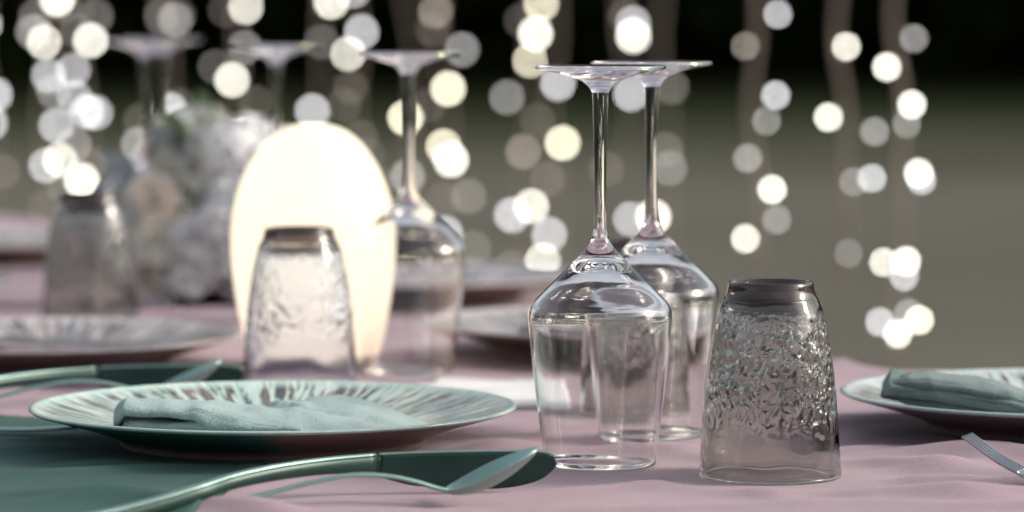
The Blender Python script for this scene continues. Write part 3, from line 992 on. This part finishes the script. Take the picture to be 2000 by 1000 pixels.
# ------------------------------------------------------------------ light strings
M['cord'] = mat_plain("pale_brown_cord", (0.30, 0.24, 0.20), 0.7, 0, 0.2, 30)
EMI = {
    'B': mat_emit("bright_warm_bulb", (1.0, 0.97, 0.84), 15.5),
    'G': mat_emit("white_bulb", (1.0, 1.0, 1.03), 8.2),
    'd': mat_emit("soft_bulb", (1.0, 0.97, 0.95), 3.9),
    'c': mat_emit("dim_bulb", (1.0, 0.93, 0.86), 1.95),
    'W': mat_emit("bright_yellowish_bulb", (1.0, 0.93, 0.70), 16),
    'w': mat_emit("soft_warm_bulb", (1.0, 0.88, 0.74), 3.6),
    'b': mat_emit("faint_bulb", (1.0, 0.88, 0.78), 1.1),
}
def ico(r):
    bm = bmesh.new(); bmesh.ops.create_icosphere(bm, subdivisions=2, radius=r)
    me = bpy.data.meshes.new("bulb"); bm.to_mesh(me); bm.free()
    return me
FAR, NEAR = 14.0, 7.2
BULB = {}
for k in EMI:
    for D_, r_ in ((FAR, 0.0125), (NEAR, 0.0056)):
        me = ico(r_); me.materials.append(EMI[k]); BULB[(k, D_)] = me
STR = [
 ("string of bulbs cut by the left edge of the view", -22, FAR, [(-30, 48, 'G'), (-10, 185, 'G'), (-18, 240, 'G'), (5, 335, 'b')]),
 ("left of the two crowded strings above the leftmost tumbler", 95, FAR, [(112, -2, 'B'), (70, 32, 'c'), (65, 62, 'd'), (86, 82, 'B'), (95, 148, 'G'), (105, 178, 'd'), (110, 245, 'G'), (90, 323, 'G'), (117, 312, 'B'), (125, 362, 'c'), (88, 405, 'b')]),
 ("right of the two crowded strings above the leftmost tumbler", 162, FAR, [(125, 12, 'c'), (188, 32, 'c'), (150, 60, 'c'), (177, 79, 'B'), (143, 137, 'G'), (146, 190, 'G'), (170, 218, 'G'), (187, 220, 'G'), (145, 283, 'd'), (160, 352, 'B'), (175, 320, 'b')]),
 ("string hanging behind the pair of glass stems above the flowers", 322, FAR, [(315, 32, 'c'), (342, 38, 'd'), (350, 30, 'b'), (332, 215, 'G'), (350, 205, 'b'), (270, 282, 'd'), (275, 235, 'b')]),
 ("string hanging above the flowers, left of the egg lamp", 462, FAR, [(480, 14, 'B'), (478, 93, 'd'), (420, 130, 'c'), (440, 20, 'b'), (453, 156, 'B'), (465, 255, 'B'), (500, 200, 'b')]),
 ("string ending over the top of the egg lamp", 625, FAR, [(647, 4, 'B'), (690, -18, 'G'), (628, 82, 'c'), (610, 217, 'G'), (640, -10, 'c')]),
 ("string right above the egg lamp's right shoulder", 690, FAR, [(706, 62, 'G'), (680, 105, 'B'), (685, 170, 'b'), (672, 205, 'b'), (705, 268, 'b'), (718, 302, 'b'), (735, 355, 'b')]),
 ("string behind the stem of the glass beside the lamp", 800, FAR, [(792, 230, 'B'), (796, 345, 'd'), (845, 58, 'b'), (838, 205, 'b')]),
 ("string just right of the wine glass beside the lamp", 868, FAR, [(851, 22, 'd'), (902, 97, 'd'), (875, 173, 'B'), (866, 286, 'B'), (881, 312, 'B'), (866, 390, 'b'), (915, 383, 'c'), (870, 456, 'G'), (925, 484, 'c')]),
 ("dense string left of the sharp wine glass", 1030, FAR, [(1057, 8, 'B'), (1046, 66, 'B'), (1035, 118, 'B'), (990, 190, 'd'), (1050, 235, 'b'), (1022, 296, 'd'), (1000, 420, 'G'), (1038, 403, 'B'), (1000, 522, 'c'), (1015, 572, 'b')]),
 ("second string left of the sharp wine glass, close to its stem", 1088, FAR, [(1090, 163, 'G'), (1099, 279, 'B'), (1070, 350, 'b'), (1073, 458, 'G'), (1060, 508, 'B'), (1018, 40, 'b')]),
 ("string seen between the stems of the two near wine glasses", 1222, FAR, [(1237, 45, 'G'), (1237, 70, 'B'), (1232, 183, 'G'), (1185, 330, 'b'), (1232, 428, 'G')]),
 ("string right behind the stem of the second wine glass", 1300, FAR, [(1312, 170, 'c'), (1300, 292, 'c'), (1308, 328, 'd'), (1276, 424, 'B'), (1222, 30, 'b')]),
 ("leftmost of the three strings on the right, above the nearest tumbler", 1478, NEAR, [(1519, 28, 'G'), (1456, 90, 'd'), (1515, 186, 'G'), (1497, 236, 'd'), (1460, 309, 'd'), (1508, 370, 'B'), (1517, 429, 'd'), (1456, 466, 'B')]),
 ("middle of the three strings on the right", 1645, NEAR, [(1653, 91, 'B'), (1618, 229, 'B'), (1667, 355, 'd'), (1703, 348, 'G'), (1655, 494, 'd')]),
 ("rightmost string, ending in a cluster above the right plate", 1755, NEAR, [(1732, 131, 'B'), (1785, 75, 'd'), (1781, 204, 'B'), (1708, 257, 'd'), (1770, 242, 'd'), (1794, 338, 'B'), (1800, 352, 'G'), (1726, 512, 'B'), (1770, 510, 'B'), (1766, 540, 'G'), (1719, 629, 'G'), (1753, 652, 'B'), (1795, 625, 'B'), (1775, 612, 'd')]),
]
rnd = random.Random(5)
for lab, cu, D, bulbs in STR:
    tag_l = "blurred " + lab
    vmax = max(b[1] for b in bulbs) + (60 if D == NEAR else 120)
    top = P(cu + rnd.uniform(-12, 12), 0, D); top.z = 2.7
    root = empty("string_lights", top)
    tag(root, tag_l, "string lights", "strings of small bulbs hanging behind the table")
    ph = rnd.uniform(0, 6)
    def cord_u(v): return cu + 9 * sin(v * 0.009 + ph) + 5 * sin(v * 0.023 + ph * 2)
    pts = [Vector((0, 0, 0))]
    for i in range(41):
        v = -60 + (vmax + 60) * i / 40
        pts.append(P(cord_u(v), v, D) - top)
    tube("cord", pts, 0.0056 if D == NEAR else 0.0062, M['cord'], root, 6)
    for (u, v, k) in bulbs:
        if k in 'Bd' and u > 600 and rnd.random() < 0.25: k = {'B': 'W', 'd': 'w'}[k]
        o = bpy.data.objects.new("bulb", BULB[(k, D)])
        o.scale = (rnd.uniform(0.86, 1.12),) * 3
        put(o, root)
        c = P(u, v, D) - top
        o.location = c
        a = P(cord_u(v - 14), v - 14, D) - top
        tube("lead", [a, (a + c) / 2 + Vector((0, 0, 0.004)), c], 0.0008 if D == NEAR else 0.0015, M['cord'], root, 4)
